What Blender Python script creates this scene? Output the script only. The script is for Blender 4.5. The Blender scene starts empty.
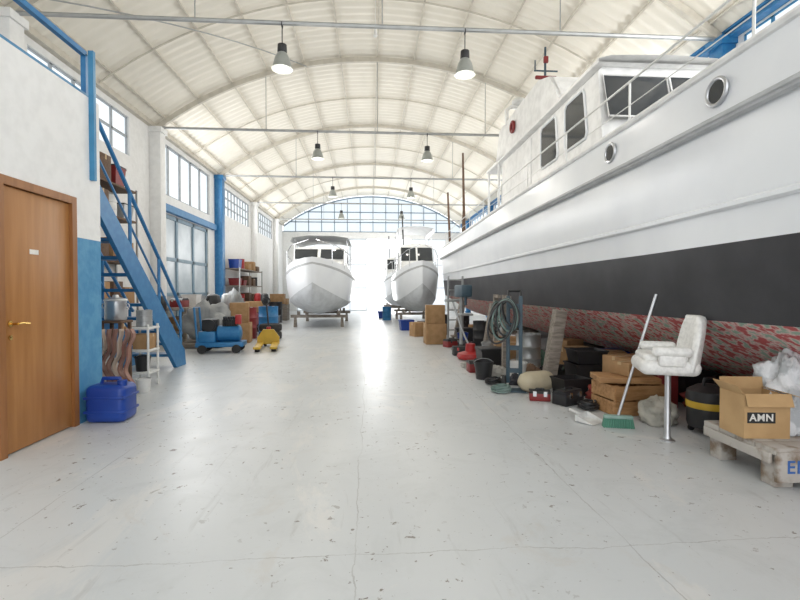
import bpy,bmesh,math,random
from mathutils import Vector,Matrix,Euler,noise as mnoise
R=random.Random(7)
SC=bpy.context.scene
C=SC.collection
SC.view_settings.view_transform='Standard'
SC.view_settings.exposure=0.42
pi=math.pi
# ---------------- materials
def mat(name,col,rough=.5,metal=0.0,col2=None,scale=6.0,lo=.4,hi=.65,bump=0.0,emit=0.0,stretch=None,detail=6.0,col3=None,ecol=None):
    m=bpy.data.materials.new(name); m.use_nodes=True
    nt=m.node_tree; bs=nt.nodes['Principled BSDF']
    bs.inputs['Base Color'].default_value=(*col,1); bs.inputs['Roughness'].default_value=rough
    bs.inputs['Metallic'].default_value=metal
    if emit: 
        bs.inputs['Emission Color'].default_value=(*(ecol or col),1); bs.inputs['Emission Strength'].default_value=emit
    if col2 is None: col2=tuple(c*.86 for c in col)
    tc=nt.nodes.new('ShaderNodeTexCoord'); mp=nt.nodes.new('ShaderNodeMapping')
    if stretch: mp.inputs['Scale'].default_value=stretch
    nz=nt.nodes.new('ShaderNodeTexNoise'); nz.inputs['Scale'].default_value=scale; nz.inputs['Detail'].default_value=detail
    rp=nt.nodes.new('ShaderNodeValToRGB'); rp.color_ramp.elements[0].position=lo; rp.color_ramp.elements[1].position=hi
    rp.color_ramp.elements[0].color=(*col,1); rp.color_ramp.elements[1].color=(*col2,1)
    if col3:
        e=rp.color_ramp.elements.new(min(.99,hi+.07)); e.color=(*col3,1)
    L=nt.links
    L.new(tc.outputs['Object'],mp.inputs['Vector']); L.new(mp.outputs['Vector'],nz.inputs['Vector'])
    L.new(nz.outputs['Fac'],rp.inputs['Fac']); L.new(rp.outputs['Color'],bs.inputs['Base Color'])
    if bump:
        bp=nt.nodes.new('ShaderNodeBump'); bp.inputs['Strength'].default_value=bump; bp.inputs['Distance'].default_value=.02
        L.new(nz.outputs['Fac'],bp.inputs['Height']); L.new(bp.outputs['Normal'],bs.inputs['Normal'])
    return m
WALL=mat('white_plaster',(.84,.84,.83),.8,col2=(.79,.79,.78),scale=9,bump=.5)
BLUEW=mat('blue_wall_paint',(.06,.25,.46),.6,col2=(.10,.31,.51),scale=9,bump=.4)
BLUE=mat('blue_steel_paint',(.02,.16,.38),.4,col2=(.035,.20,.42),scale=12)
LBLUE=mat('light_blue_steel',(.05,.24,.44),.45)
PBLUE=mat('pale_blue_grey_steel',(.20,.30,.38),.45)
ROOF=mat('cream_roof_sheet',(.84,.80,.71),.6,col2=(.78,.74,.65),scale=1.2,lo=.35,hi=.75)
CREAM=mat('cream_steel',(.60,.56,.48),.5)
GREYST=mat('grey_steel',(.42,.43,.43),.4,.5)
PGREY=mat('pale_grey_steel',(.40,.43,.46),.45)
WOODD=mat('yellow_brown_door_veneer',(.43,.20,.065),.4,col2=(.35,.15,.042),scale=3,stretch=(6,6,.5),lo=.3,hi=.7)
WOODF=mat('door_frame_wood',(.33,.14,.045),.45,col2=(.27,.11,.032),scale=4,stretch=(6,6,.5))
BRASS=mat('brass',(.8,.55,.2),.25,1)
CHROME=mat('chrome',(.75,.76,.78),.15,1)
PANE=mat('frosted_daylight_pane',(.2,.22,.23),.4,col2=(.24,.25,.26),scale=1,emit=.75,ecol=(.90,.96,1.0))
PANEB=mat('bluish_daylight_pane',(.12,.14,.16),.4,col2=(.18,.2,.22),scale=.6,emit=.70,ecol=(.84,.93,1.0))
HULLW=mat('white_hull_paint',(.84,.86,.88),.28,col2=(.79,.81,.84),scale=1.5)
HULLS=mat('white_superstructure',(.86,.86,.85),.35)
HULLB=mat('dark_grey_boot_paint',(.024,.024,.028),.5,col2=(.04,.04,.045),scale=2)
HULLR=mat('worn_red_antifouling',(.55,.12,.12),.85,col2=(.80,.62,.58),scale=13,lo=.44,hi=.53,bump=.4,detail=10,col3=(.34,.48,.38))
DARKG=mat('tinted_glass',(.03,.035,.04),.08,col2=(.05,.055,.06),scale=1)
RUB=mat('grey_rubber',(.50,.51,.52),.6)
BLACK=mat('black_plastic',(.02,.02,.022),.45)
RUBBER=mat('black_rubber',(.03,.03,.03),.8)
CARD=mat('cardboard',(.42,.25,.12),.8,col2=(.34,.2,.09),scale=8)
CARDP=mat('pale_cardboard',(.54,.35,.17),.8,col2=(.47,.30,.14),scale=6)
TAPE=mat('packing_tape',(.55,.40,.22),.3)
PLY=mat('plywood',(.48,.27,.12),.6,col2=(.32,.16,.06),scale=5,stretch=(1,6,6))
DWOOD=mat('dark_brown_wood',(.15,.085,.05),.7,col2=(.09,.05,.03),scale=5,stretch=(1,5,5))
OLDW=mat('weathered_wood',(.32,.28,.24),.8,col2=(.19,.16,.13),scale=6,stretch=(1,5,5),bump=.3)
OLDWW=mat('grey_white_painted_wood',(.48,.45,.41),.8,col2=(.22,.16,.11),scale=7,bump=.4,lo=.48,hi=.64)
RED=mat('red_paint',(.42,.025,.025),.4)
DRED=mat('dark_red_paint',(.24,.025,.025),.5)
YEL=mat('yellow_paint',(.60,.38,.03),.45)
BLUEP=mat('blue_plastic',(.008,.045,.28),.35,col2=(.012,.06,.34),scale=4)
WPLAS=mat('white_plastic',(.78,.78,.76),.4)
LEATH=mat('white_leatherette',(.88,.87,.84),.4,bump=.05,scale=30)
GREEN=mat('green_bristles',(.10,.28,.20),.7)
HOSEG=mat('green_grey_hose',(.12,.19,.17),.5,col2=(.22,.30,.28),scale=5)
HOSER=mat('red_brown_lacquer',(.22,.085,.06),.45,col2=(.34,.18,.13),scale=7)
HOSEL=mat('pale_wood_strip',(.55,.42,.33),.5)
TARP=mat('grey_tarpaulin',(.32,.33,.33),.6,col2=(.2,.21,.22),scale=4,bump=.6)
CLEAR=mat('crumpled_plastic_film',(.76,.78,.80),.2,col2=(.50,.53,.55),scale=12,bump=1,lo=.45,hi=.6)
SACK=mat('grey_sack',(.50,.48,.42),.8,col2=(.30,.29,.25),scale=7,bump=.8)
BEIGE=mat('beige_plastic',(.55,.48,.34),.5)
GREYC=mat('grey_canvas',(.55,.56,.56),.8)
CLOTHS=[mat('rag_'+n,c,.9,scale=12,bump=.6) for n,c in (('dark',(.06,.06,.07)),('brown',(.22,.14,.09)),('pale',(.5,.48,.44)),('red',(.32,.06,.05)),('green',(.10,.18,.14)))]
INK=mat('blue_paint_marks',(.05,.15,.45),.7)
DINK=mat('dark_print',(.03,.03,.03),.7)
WHT=mat('white_print',(.85,.83,.78),.7)
ALU=mat('aluminium',(.62,.63,.65),.3,.8)
LAMPM=mat('lamp_shade_metal',(.36,.38,.36),.3,.3)
BULB=mat('lamp_diffuser',(.30,.32,.30),.3)
GROUND=mat('outdoor_concrete',(.7,.7,.68),.9)
DBG=mat('dark_blue_grey_steel',(.05,.09,.12),.5)

def floor_mat():
    m=bpy.data.materials.new('worn_painted_concrete'); m.use_nodes=True; nt=m.node_tree; L=nt.links; N=nt.nodes
    bs=N['Principled BSDF']
    tc=N.new('ShaderNodeTexCoord')
    def noise(s,d=8,ro=.5,dist=0,st=None):
        n=N.new('ShaderNodeTexNoise'); n.inputs['Scale'].default_value=s; n.inputs['Detail'].default_value=d
        n.inputs['Roughness'].default_value=ro; n.inputs['Distortion'].default_value=dist
        if st:
            mp=N.new('ShaderNodeMapping'); mp.inputs['Scale'].default_value=st
            L.new(tc.outputs['Object'],mp.inputs['Vector']); L.new(mp.outputs['Vector'],n.inputs['Vector'])
        else: L.new(tc.outputs['Object'],n.inputs['Vector'])
        return n
    def ramp(src,a,b,ca,cb):
        r=N.new('ShaderNodeValToRGB'); e=r.color_ramp.elements
        e[0].position=a; e[1].position=b; e[0].color=(*ca,1); e[1].color=(*cb,1)
        L.new(src,r.inputs['Fac']); return r.outputs['Color']
    def mix(f,a,b):
        x=N.new('ShaderNodeMix'); x.data_type='RGBA'; L.new(f,x.inputs[0])
        if isinstance(a,tuple): x.inputs[6].default_value=(*a,1)
        else: L.new(a,x.inputs[6])
        if isinstance(b,tuple): x.inputs[7].default_value=(*b,1)
        else: L.new(b,x.inputs[7])
        return x.outputs[2]
    def mul(a,b):
        mu=N.new('ShaderNodeMath'); mu.operation='MULTIPLY'; L.new(a,mu.inputs[0])
        if isinstance(b,float): mu.inputs[1].default_value=b
        else: L.new(b,mu.inputs[1])
        return mu.outputs[0]
    W=(1,1,1);K=(0,0,0)
    base=ramp(noise(.55,6).outputs['Fac'],.32,.7,(.64,.66,.67),(.57,.59,.60))
    st=ramp(noise(2.0,12,.72,.8).outputs['Fac'],.50,.72,K,(.5,.5,.5))
    c=mix(st,base,(.46,.48,.48))
    wh=ramp(noise(.9,10,.7,1.6,(1,.45,1)).outputs['Fac'],.54,.60,K,(.6,.6,.6))
    c=mix(wh,c,(.71,.70,.68))
    wm=ramp(noise(1.4,10,.75,1.0).outputs['Fac'],.58,.66,K,(.3,.3,.3))
    c=mix(wm,c,(.54,.50,.45))
    sc=ramp(noise(5,6,.6,.4,(2.2,.25,1)).outputs['Fac'],.62,.70,K,(.3,.3,.3))
    c=mix(sc,c,(.36,.36,.35))
    reg=ramp(noise(.75,3).outputs['Fac'],.40,.54,K,W)
    ch=ramp(noise(11,6,.65,.4).outputs['Fac'],.635,.65,K,W)
    c=mix(mul(ch,reg),c,(.20,.18,.16))
    ch2=ramp(noise(30,4,.6).outputs['Fac'],.68,.695,K,(.9,.9,.9))
    c=mix(ch2,c,(.22,.20,.18))
    ch3=ramp(noise(4.2,8,.7,.6).outputs['Fac'],.67,.68,K,(.8,.8,.8))
    c=mix(mul(ch3,reg),c,(.28,.26,.23))
    sp=N.new('ShaderNodeSeparateXYZ'); L.new(tc.outputs['Object'],sp.inputs[0])
    wob=noise(1.1,9,.65)
    def line(sock,pos,w,wa=.12):
        a=N.new('ShaderNodeMath'); a.operation='ADD'; L.new(sock,a.inputs[0]); a.inputs[1].default_value=-pos
        s=N.new('ShaderNodeMath'); s.operation='MULTIPLY_ADD'; L.new(wob.outputs['Fac'],s.inputs[0]); s.inputs[1].default_value=wa; L.new(a.outputs[0],s.inputs[2])
        b=N.new('ShaderNodeMath'); b.operation='ABSOLUTE'; L.new(s.outputs[0],b.inputs[0])
        l=N.new('ShaderNodeMath'); l.operation='LESS_THAN'; L.new(b.outputs[0],l.inputs[0]); l.inputs[1].default_value=w
        return mul(mul(l.outputs[0],ramp(noise(2.3,4).outputs['Fac'],.35,.6,(.25,.25,.25),W)),.5)
    for ax,p,wa in (('X',0.0,.16),('X',1.38,.1),('X',-1.9,.1),('Y',2.35,.2),('Y',7.6,.1)):
        c=mix(line(sp.outputs[ax],p,.0035,wa),c,(.25,.24,.22))
    L.new(c,bs.inputs['Base Color'])
    rr=N.new('ShaderNodeMapRange'); L.new(noise(3,6).outputs['Fac'],rr.inputs[0]); rr.inputs[3].default_value=.22; rr.inputs[4].default_value=.45
    L.new(rr.outputs[0],bs.inputs['Roughness'])
    bp=N.new('ShaderNodeBump'); bp.inputs['Strength'].default_value=.12; bp.inputs['Distance'].default_value=.01
    L.new(noise(9,6).outputs['Fac'],bp.inputs['Height']); L.new(bp.outputs['Normal'],bs.inputs['Normal'])
    return m
FLOOR=floor_mat()

# ---------------- mesh builder
class B:
    def __init__(s): s.bm=bmesh.new(); s.m=0
    def add(s,tb,M=None):
        if M is not None: tb.transform(M)
        for f in tb.faces: f.material_index=s.m
        me=bpy.data.meshes.new('t'); tb.to_mesh(me); tb.free(); s.bm.from_mesh(me); bpy.data.meshes.remove(me); return s
    def box(s,c,d,rot=(0,0,0),bev=0.0,seg=2):
        tb=bmesh.new(); bmesh.ops.create_cube(tb,size=1); tb.transform(Matrix.Diagonal((*d,1)))
        if bev: bmesh.ops.bevel(tb,geom=tb.edges[:],offset=bev,segments=seg,affect='EDGES',profile=.5)
        return s.add(tb,Matrix.Translation(c)@Euler(rot).to_matrix().to_4x4())
    def bb(s,a,b,bev=0.0): 
        return s.box([(a[i]+b[i])/2 for i in range(3)],[abs(b[i]-a[i]) for i in range(3)],bev=bev)
    def cyl(s,p,q,r,r2=None,n=16):
        p=Vector(p);q=Vector(q);d=q-p; tb=bmesh.new()
        bmesh.ops.create_cone(tb,cap_ends=True,segments=n,radius1=r,radius2=r if r2 is None else r2,depth=d.length)
        M=Matrix.Translation((p+q)/2)@Vector((0,0,1)).rotation_difference(d).to_matrix().to_4x4()
        return s.add(tb,M)
    def ball(s,c,r,n=16,rot=(0,0,0)):
        if not hasattr(r,'__len__'): r=(r,r,r)
        tb=bmesh.new(); bmesh.ops.create_uvsphere(tb,u_segments=n,v_segments=max(6,n//2),radius=1)
        return s.add(tb,Matrix.Translation(c)@Euler(rot).to_matrix().to_4x4()@Matrix.Diagonal((*r,1)))
    def lathe(s,prof,c=(0,0,0),n=20,rot=(0,0,0)):
        tb=bmesh.new(); rings=[]
        for r,z in prof: rings.append([tb.verts.new((max(r,.0005)*math.cos(2*pi*i/n),max(r,.0005)*math.sin(2*pi*i/n),z)) for i in range(n)])
        for a,b in zip(rings,rings[1:]):
            for i in range(n): tb.faces.new((a[i],a[(i+1)%n],b[(i+1)%n],b[i]))
        return s.add(tb,Matrix.Translation(c)@Euler(rot).to_matrix().to_4x4())
    def tube(s,pts,r,n=8,closed=False):
        pts=[Vector(p) for p in pts]; tb=bmesh.new(); rings=[]; N=len(pts); up=None
        for i,p in enumerate(pts):
            if closed: t=pts[(i+1)%N]-pts[i-1]
            else: t=pts[min(i+1,N-1)]-pts[max(i-1,0)]
            t.normalize()
            if up is None:
                up=Vector((0,0,1)) if abs(t.z)<.9 else Vector((1,0,0))
            u=(up-t*up.dot(t)); 
            if u.length<1e-4: u=t.orthogonal()
            u.normalize(); up=u; v=t.cross(u)
            rings.append([tb.verts.new(p+(u*math.cos(2*pi*k/n)+v*math.sin(2*pi*k/n))*r) for k in range(n)])
        rg=list(zip(rings,rings[1:]))
        if closed: rg.append((rings[-1],rings[0]))
        for a,b in rg:
            for k in range(n): tb.faces.new((a[k],a[(k+1)%n],b[(k+1)%n],b[k]))
        if not closed: tb.faces.new(rings[0][::-1]); tb.faces.new(rings[-1])
        return s.add(tb)
    def torus(s,c,Rr,r,rot=(0,0,0),n=24,k=10,sz=1):
        M=Matrix.Translation(c)@Euler(rot).to_matrix().to_4x4()
        return s.tube([M@Vector((Rr*math.cos(2*pi*i/n),Rr*sz*math.sin(2*pi*i/n),0)) for i in range(n)],r,k,True)
    def prism(s,poly,a,b,axis='x'):
        tb=bmesh.new()
        def v(p,t): return {'x':(t,p[0],p[1]),'y':(p[0],t,p[1]),'z':(p[0],p[1],t)}[axis]
        A=[tb.verts.new(v(p,a)) for p in poly]; Bv=[tb.verts.new(v(p,b)) for p in poly]
        tb.faces.new(A[::-1]); tb.faces.new(Bv); n=len(poly)
        for i in range(n): tb.faces.new((A[i],A[(i+1)%n],Bv[(i+1)%n],Bv[i]))
        return s.add(tb)
    def grid(s,rows,mats=None):
        base=s.m; 
        tb=bmesh.new(); vs=[[tb.verts.new(p) for p in r] for r in rows]
        idx=[]
        for a,b in zip(vs,vs[1:]):
            for i in range(len(a)-1):
                tb.faces.new((a[i],a[i+1],b[i+1],b[i])); idx.append(mats[i] if mats else base)
        for f,m in zip(tb.faces,idx): f.material_index=m
        me=bpy.data.meshes.new('t'); tb.to_mesh(me); tb.free(); s.bm.from_mesh(me); bpy.data.meshes.remove(me); return s
    def blob(s,c,r,seed=0,amp=.3,n=44,flat=True,fr=1.6):
        off=Vector((seed*3.1,seed*1.7,seed*.9)); tb=bmesh.new(); bmesh.ops.create_uvsphere(tb,u_segments=n,v_segments=n//2,radius=1)
        for v in tb.verts:
            p=v.co.copy()
            d=1+amp*mnoise.noise(p*fr+off)+amp*.45*(1-2*abs(mnoise.noise(p*fr*2.6+off)))+amp*.2*mnoise.noise(p*fr*6+off)
            v.co=Vector((p.x*d*r[0],p.y*d*r[1],p.z*d*r[2]))
            if flat and v.co.z<-r[2]*.75: v.co.z=-r[2]*.75
        return s.add(tb,Matrix.Translation(c))
def M(name,b,mats,parent=None,loc=(0,0,0),rz=0,label=None,cat=None,group=None,kind=None,sharp=.7,rot=None):
    bm=b.bm
    if name in('hull','backrest'): bmesh.ops.remove_doubles(bm,verts=bm.verts[:],dist=.0005)
    bmesh.ops.recalc_face_normals(bm,faces=bm.faces[:])
    for f in bm.faces: f.smooth=True
    for e in bm.edges:
        if len(e.link_faces)==2 and e.calc_face_angle(0)>sharp: e.smooth=False
    me=bpy.data.meshes.new(name); bm.to_mesh(me); bm.free()
    for m in (mats if isinstance(mats,(list,tuple)) else [mats]): me.materials.append(m)
    o=bpy.data.objects.new(name,me); C.objects.link(o); o.location=loc; o.rotation_euler=rot if rot else (0,0,rz)
    if parent: o.parent=parent
    meta(o,label,cat,group,kind); return o
def meta(o,label=None,cat=None,group=None,kind=None):
    if label:o['label']=label
    if cat:o['category']=cat
    if group:o['group']=group
    if kind:o['kind']=kind
def T(name,label,cat,loc,rz=0,group=None):
    o=bpy.data.objects.new(name,None); o.empty_display_size=.1; C.objects.link(o); o.location=loc; o.rotation_euler=(0,0,rz)
    meta(o,label,cat,group); return o
def dup(src,loc,rz=None,label=None,scale=None):
    def cp(o,par):
        n=o.copy(); C.objects.link(n)
        if par: n.parent=par
        for ch in list(o.children): cp(ch,n)
        return n
    n=cp(src,None); n.location=loc
    if rz is not None: n.rotation_euler=(0,0,rz)
    if label: n['label']=label
    if scale: n.scale=scale
    return n
def text(name,s,size,m,parent,loc,rot):
    cu=bpy.data.curves.new('tx','FONT'); cu.body=s; cu.size=size; cu.extrude=.0015; cu.align_x='CENTER'; cu.align_y='CENTER'; cu.offset=.0012; cu.space_character=1.1
    o=bpy.data.objects.new('tx',cu); C.objects.link(o); bpy.context.view_layer.update()
    me=bpy.data.meshes.new_from_object(o.evaluated_get(bpy.context.evaluated_depsgraph_get())); bpy.data.objects.remove(o)
    me.materials.clear(); me.materials.append(m)
    t=bpy.data.objects.new(name,me); C.objects.link(t); t.parent=parent; t.location=loc; t.rotation_euler=rot; return t

# ---------------- room shell
XL,XR,Y0,Y1=-5.6,6.0,-2.5,30.0
CX=(XL+XR)/2; HW=(XR-XL)/2; RISE=2.0; ZS=5.5; RR=(HW*HW+RISE*RISE)/(2*RISE); ZC=ZS+RISE-RR; AM=math.asin(HW/RR)
def arc(t,off=0):
    a=t*AM; return (CX+(RR+off)*math.sin(a),ZC+(RR+off)*math.cos(a))
def zroof(x,off=0): return ZC+math.sqrt((RR+off)**2-(x-CX)**2)
b=B(); b.bb((XL-.3,Y0,-.2),(XR+.3,Y1+.3,0)); M('floor',b,FLOOR,kind='structure',label='light grey worn painted concrete floor')
b=B(); b.bb((-40,-25,-.3),(40,70,-.21)); M('ground',b,GROUND,kind='structure',label='pale outdoor concrete yard around the hall')
b=B(); rows=[]
n=int((Y1-Y0)/.0625)
for j in range(n+1):
    y=Y0+j*.0625; k=j%4; o=(.03 if k in(0,1) else 0)
    rows.append([(arc(t/14-1,o)[0],y,arc(t/14-1,o)[1]) for t in range(29)])
b.grid(rows); M('ceiling',b,ROOF,kind='structure',label='cream corrugated barrel vault roof')
def wall_x(name,x0,x1,ya,yb,za,zb,holes,mats,label=None):
    b=B(); ys=sorted({ya,yb}|{h[0] for h in holes}|{h[1] for h in holes})
    for p,q in zip(ys,ys[1:]):
        m=(p+q)/2; hs=sorted([(h[2],h[3]) for h in holes if h[0]<m<h[1]]); z=za
        for h in hs:
            if h[0]>z: b.bb((x0,p,z),(x1,q,h[0]))
            z=h[1]
        if z<zb: b.bb((x0,p,z),(x1,q,zb))
    return M(name,b,mats,kind='structure',label=label)
LW=[(8.0,11.2,4.45,5.35),(12.6,16.6,3.95,5.35),(17.6,21.9,4.25,5.3),(22.8,26.9,4.25,5.3)]
RW=[(0.2,3.6,4.45,5.42),(4.0,7.1,4.45,5.42),(7.9,11.9,4.45,5.42),(12.8,16.8,4.45,5.42),(17.8,21.8,4.45,5.42),(22.8,26.8,4.45,5.42)]
DH=(12.6,16.4,0,3.45)
wall_x('wall_left',XL-.25,XL,Y0,Y1,0,ZS+.12,LW+[DH],WALL,label='white plastered side wall with high windows')
wall_x('wall_right',XR,XR+.25,Y0,Y1,0,ZS+.12,RW,WALL,label='white plastered side wall with high windows')
wn=[0]
def window(x,y0,y1,z0,z1,ny,nz,fm,name=None,pane=PANE,th=.05,w=.05):
    wn[0]+=1; b=B()
    for i in range(ny+1):
        y=y0+(y1-y0)*i/ny; b.bb((x-th,max(y0,y-w/2),z0),(x+th,min(y1,y+w/2),z1))
    for i in range(nz+1):
        z=z0+(z1-z0)*i/nz; b.bb((x-th,y0,max(z0,z-w/2)),(x+th,y1,min(z1,z+w/2)))
    b.m=1; b.bb((x-.008,y0,z0),(x+.008,y1,z1))
    return M(name or 'window_%d'%wn[0],b,[fm,pane],kind='structure',label='steel framed window with bright daylight panes')
window(XL-.1,*LW[0],5,2,PGREY); window(XL-.1,*LW[1],5,1,PGREY,w=.09); window(XL-.1,*LW[2],10,3,PGREY); window(XL-.1,*LW[3],10,3,PGREY)
for h in RW: window(XR+.04,*h,6,1,LBLUE,th=.03)
b=B(); x=XL-.08
for y in (12.65,13.9,15.15,16.35): b.bb((x-.05,y-.06,0),(x+.05,y+.06,3.43))
for z in (.05,1.2,2.2,3.38): b.bb((x-.05,12.6,z-.05),(x+.05,16.4,z+.05))
b.m=1; b.bb((x-.01,12.6,1.2),(x+.01,16.4,3.4)); b.m=2; b.bb((x-.02,12.6,.05),(x+.02,16.4,1.2))
M('door_2',b,[PBLUE,mat('door_glass_daylight',(.26,.28,.28),.3,col2=(.13,.15,.16),scale=1.5,emit=.2,ecol=(.7,.8,.85)),GREYST],kind='structure',label='grey blue framed glazed sliding gate')
b=B(); b.bb((XL,12.3,3.47),(XL+.14,16.9,3.66)); M('trim_32',b,BLUE,kind='structure',label='blue steel sliding gate rail')
# end wall
b=B(); yb=Y1
b.bb((XL,yb,0),(-4.7,yb+.25,5.1)); b.bb((5.0,yb,0),(XR,yb+.25,5.1)); b.bb((-4.7,yb,4.7),(5.0,yb+.25,5.1))
M('wall_back',b,WALL,kind='structure',label='white end wall around the tall doorway')
b=B(); K=24; pts=[(XL+.05+(XR-XL-.1)*i/K) for i in range(K+1)]
b.m=1
b.prism([(pts[0],5.1)]+[(x,max(5.12,zroof(x)-.02)) for x in pts]+[(pts[-1],5.1)],yb+.1,yb+.115,'y')
b.m=0
b.tube([(x,yb+.05,max(5.12,zroof(x)-.08)) for x in pts],.05,6)
for i in range(1,14):
    x=XL+(XR-XL)*i/14; b.bb((x-.024,yb+.03,5.1),(x+.024,yb+.1,zroof(x)-.03))
for z in (5.13,5.75,6.4):
    h=math.sqrt(max(0,RR**2-(z-ZC)**2)); b.bb((CX-h,yb+.03,z-.028),(CX+h,yb+.1,z+.028))
M('window_30',b,[mat('faded_blue_steel',(.22,.30,.38),.5),PANEB],kind='structure',label='arched fanlight with thin blue grey mullions')
b=B()
for x0,x1 in ((-4.7,-2.4),(-2.4,-.2),(2.7,5.0)):
    for x in (x0+.04,(x0+x1)/2,x1-.04): b.bb((x-.02,yb+.05,0),(x+.02,yb+.12,4.7))
    for z in (.04,1.5,3.0,4.66): b.bb((x0,yb+.05,z-.025),(x1,yb+.12,z+.025))
    b.m=1; b.bb((x0,yb+.08,0),(x1,yb+.09,4.7)); b.m=0
M('door_3',b,[mat('pale_door_steel',(.6,.63,.66),.5),PANE],kind='structure',label='tall glazed sliding doors standing partly open')  # door bars in a plain pale grey steel colour
def col(n,x,y,w,d,m,lab): 
    b=B(); b.bb((x-w/2,y-d/2,0),(x+w/2,y+d/2,ZS),bev=.01); b.bb((x-w/2-.04,y-d/2-.04,ZS-.15),(x+w/2+.04,y+d/2+.04,ZS-.02)); b.bb((x-w/2-.03,y-d/2-.03,0),(x+w/2+.03,y+d/2+.03,.1))
    M('trim_%d'%n,b,m,kind='structure',label=lab)
TY=[2.5,7.4,12.3,17.2,22.3,27.3]
for i,y in enumerate(TY):
    col(10+i,XL+.14,y,.28,.3,BLUE if abs(y-17.2)<.1 else WALL,'blue steel roof column' if abs(y-17.2)<.1 else 'white wall pilaster')
    col(20+i,XR-.12,y,.24,.3,BLUE,'blue steel roof column')
b=B(); b.bb((XR-.16,Y0,ZS-.06),(XR-.02,Y1,ZS-.02)); b.bb((XR-.16,Y0,ZS+.06),(XR-.02,Y1,ZS+.1)); b.bb((XR-.11,Y0,ZS-.02),(XR-.07,Y1,ZS+.06))
M('trim_30',b,BLUE,kind='structure',label='blue steel eaves beam')
b=B(); b.bb((XL,Y0,ZS-.02),(XL+.12,Y1,ZS+.1)); M('trim_31',b,CREAM,kind='structure',label='cream eaves beam')
tr=T('roof_truss','slender cream steel arch with horizontal tie rod','roof truss',(CX,TY[0],ZS),group='arched roof trusses')
b=B(); rows=[]
for i in range(33):
    t=i/16-1; x,z=arc(t,-.03); x2,z2=arc(t,-.15)
    rows.append([(x-CX,-.04,z-ZS),(x-CX,.04,z-ZS),(x2-CX,.04,z2-ZS),(x2-CX,-.04,z2-ZS),(x-CX,-.04,z-ZS)])
b.grid(rows); M('arch_beam',b,CREAM,tr)
b=B(); b.cyl((-HW+.2,0,0),(HW-.2,0,0),.035,n=8)
M('tie_rod',b,GREYST,tr)
for x in (-2.9,0,2.9):
    b=B(); b.cyl((x,0,0),(x,0,zroof(CX+x,-.14)-ZS),.01,n=6); M('hanger_rod',b,GREYST,tr)
for y in TY[1:]: dup(tr,(CX,y,ZS))
pu=None
for i in range(13):
    t=-0.93+1.86*i/12; x,z=arc(t,-.03)
    if pu is None:
        b=B(); b.bb((-.018,Y0,-.02),(.018,Y1,.03)); pu=M('roof_purlin',b,CREAM,loc=(x,0,z),rot=(0,t*AM,0),label='long thin cream purlin under the corrugated roof',cat='roof beam',group='roof purlins')
    else:
        o=pu.copy(); C.objects.link(o); o.location=(x,0,z); o.rotation_euler=(0,t*AM,0)
ri=None
for y in (5,9.8,14.8,19.8,24.8):
    if ri is None:
        b=B(); b.tube([(arc(i/12-1,-.05)[0],0,arc(i/12-1,-.05)[1]) for i in range(25)],.02,6); ri=M('roof_rib',b,CREAM,loc=(0,y,0),label='thin cream intermediate rib following roof curve',cat='roof beam',group='thin roof ribs')
    else:
        o=ri.copy(); C.objects.link(o); o.location=(0,y,0)
b=B(); b.tube([(arc(-.9+.6*k/8,-.14)[0],7.4+4.9*k/8,arc(-.9+.6*k/8,-.14)[1]) for k in range(9)],.014,6)
M('roof_brace',b,GREYST,label='thin diagonal steel brace under the roof',cat='brace')
pl=T('pendant_lamp','grey metal bell-shaped industrial pendant lamp hanging from tie rod','lamp',(-1.37,7.4,5.47),group='industrial pendant lamps')
b=B(); b.cyl((0,0,-.32),(0,0,.03),.008,n=6); b.torus((0,0,0),.045,.008,(0,pi/2,0),12,6); M('cord',b,BLACK,pl)
b=B(); b.lathe([(.03,-.3),(.07,-.31),(.075,-.42),(.06,-.44)]); M('ballast_housing',b,BLACK,pl)
b=B(); b.lathe([(.05,-.42),(.08,-.45),(.115,-.52),(.14,-.62),(.165,-.69),(.155,-.69),(.13,-.62),(.11,-.53),(.05,-.45)],n=28); M('lamp_shade',b,LAMPM,pl)
b=B(); b.ball((0,0,-.65),(.135,.135,.05)); M('diffuser',b,BULB,pl)
for y in TY[2:5]: dup(pl,(-1.37,y,5.47)); 
for y in TY[1:5]: dup(pl,(1.53,y,5.47))
b=B(); b.cyl((0,0,-.6),(0,0,0),.006,n=6); b.cyl((0,0,-.75),(0,0,-.6),.04,.03); b.ball((0,0,-.76),.045)
M('hanging_sensor',b,WPLAS,loc=(.12,9.8,zroof(.12,-.06)),label='small white hanging detector under the roof crown',cat='sensor')

# ---------------- office block
XO=-2.83; YO=5.05; ZO=3.25
dy0,dy1,dz=3.68,4.64,2.2
b=B(); 
b.bb((XO-.2,Y0,0),(XO,dy0,ZO)); b.bb((XO-.2,dy1,1.82),(XO,YO,ZO)); b.bb((XO-.2,dy0,dz),(XO,dy1,ZO)); b.bb((XL,YO-.2,1.82),(XO-.2,YO,ZO))
b.m=1; b.bb((XO-.2,dy1,0),(XO,YO,1.82)); b.bb((XL,YO-.2,0),(XO-.2,YO,1.82))
b.m=0; b.bb((XL,Y0,2.5),(XO-.2,YO-.2,2.62))
M('wall_office',b,[WALL,BLUEW],kind='structure',label='rough white office wall with blue painted lower part')
b=B(); x=XO
b.bb((x-.19,dy0+.002,0),(x+.015,dy0+.07,dz-.002)); b.bb((x-.19,dy1-.07,0),(x+.015,dy1-.002,dz-.002)); b.bb((x-.188,dy0+.07,dz-.07),(x+.014,dy1-.07,dz-.002))
dr=T('door_1','yellow-brown wooden door in the white office wall','door',(XO,dy1-.07,0)); dr['kind']='structure'; del dr['category']
M('door_frame',b,WOODF,dr,loc=(-XO,-(dy1-.07),0))
b=B(); b.bb((-.06,-.82,.01),(-.015,0,dz-.075),bev=.003); M('door_leaf',b,WOODD,dr)
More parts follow.
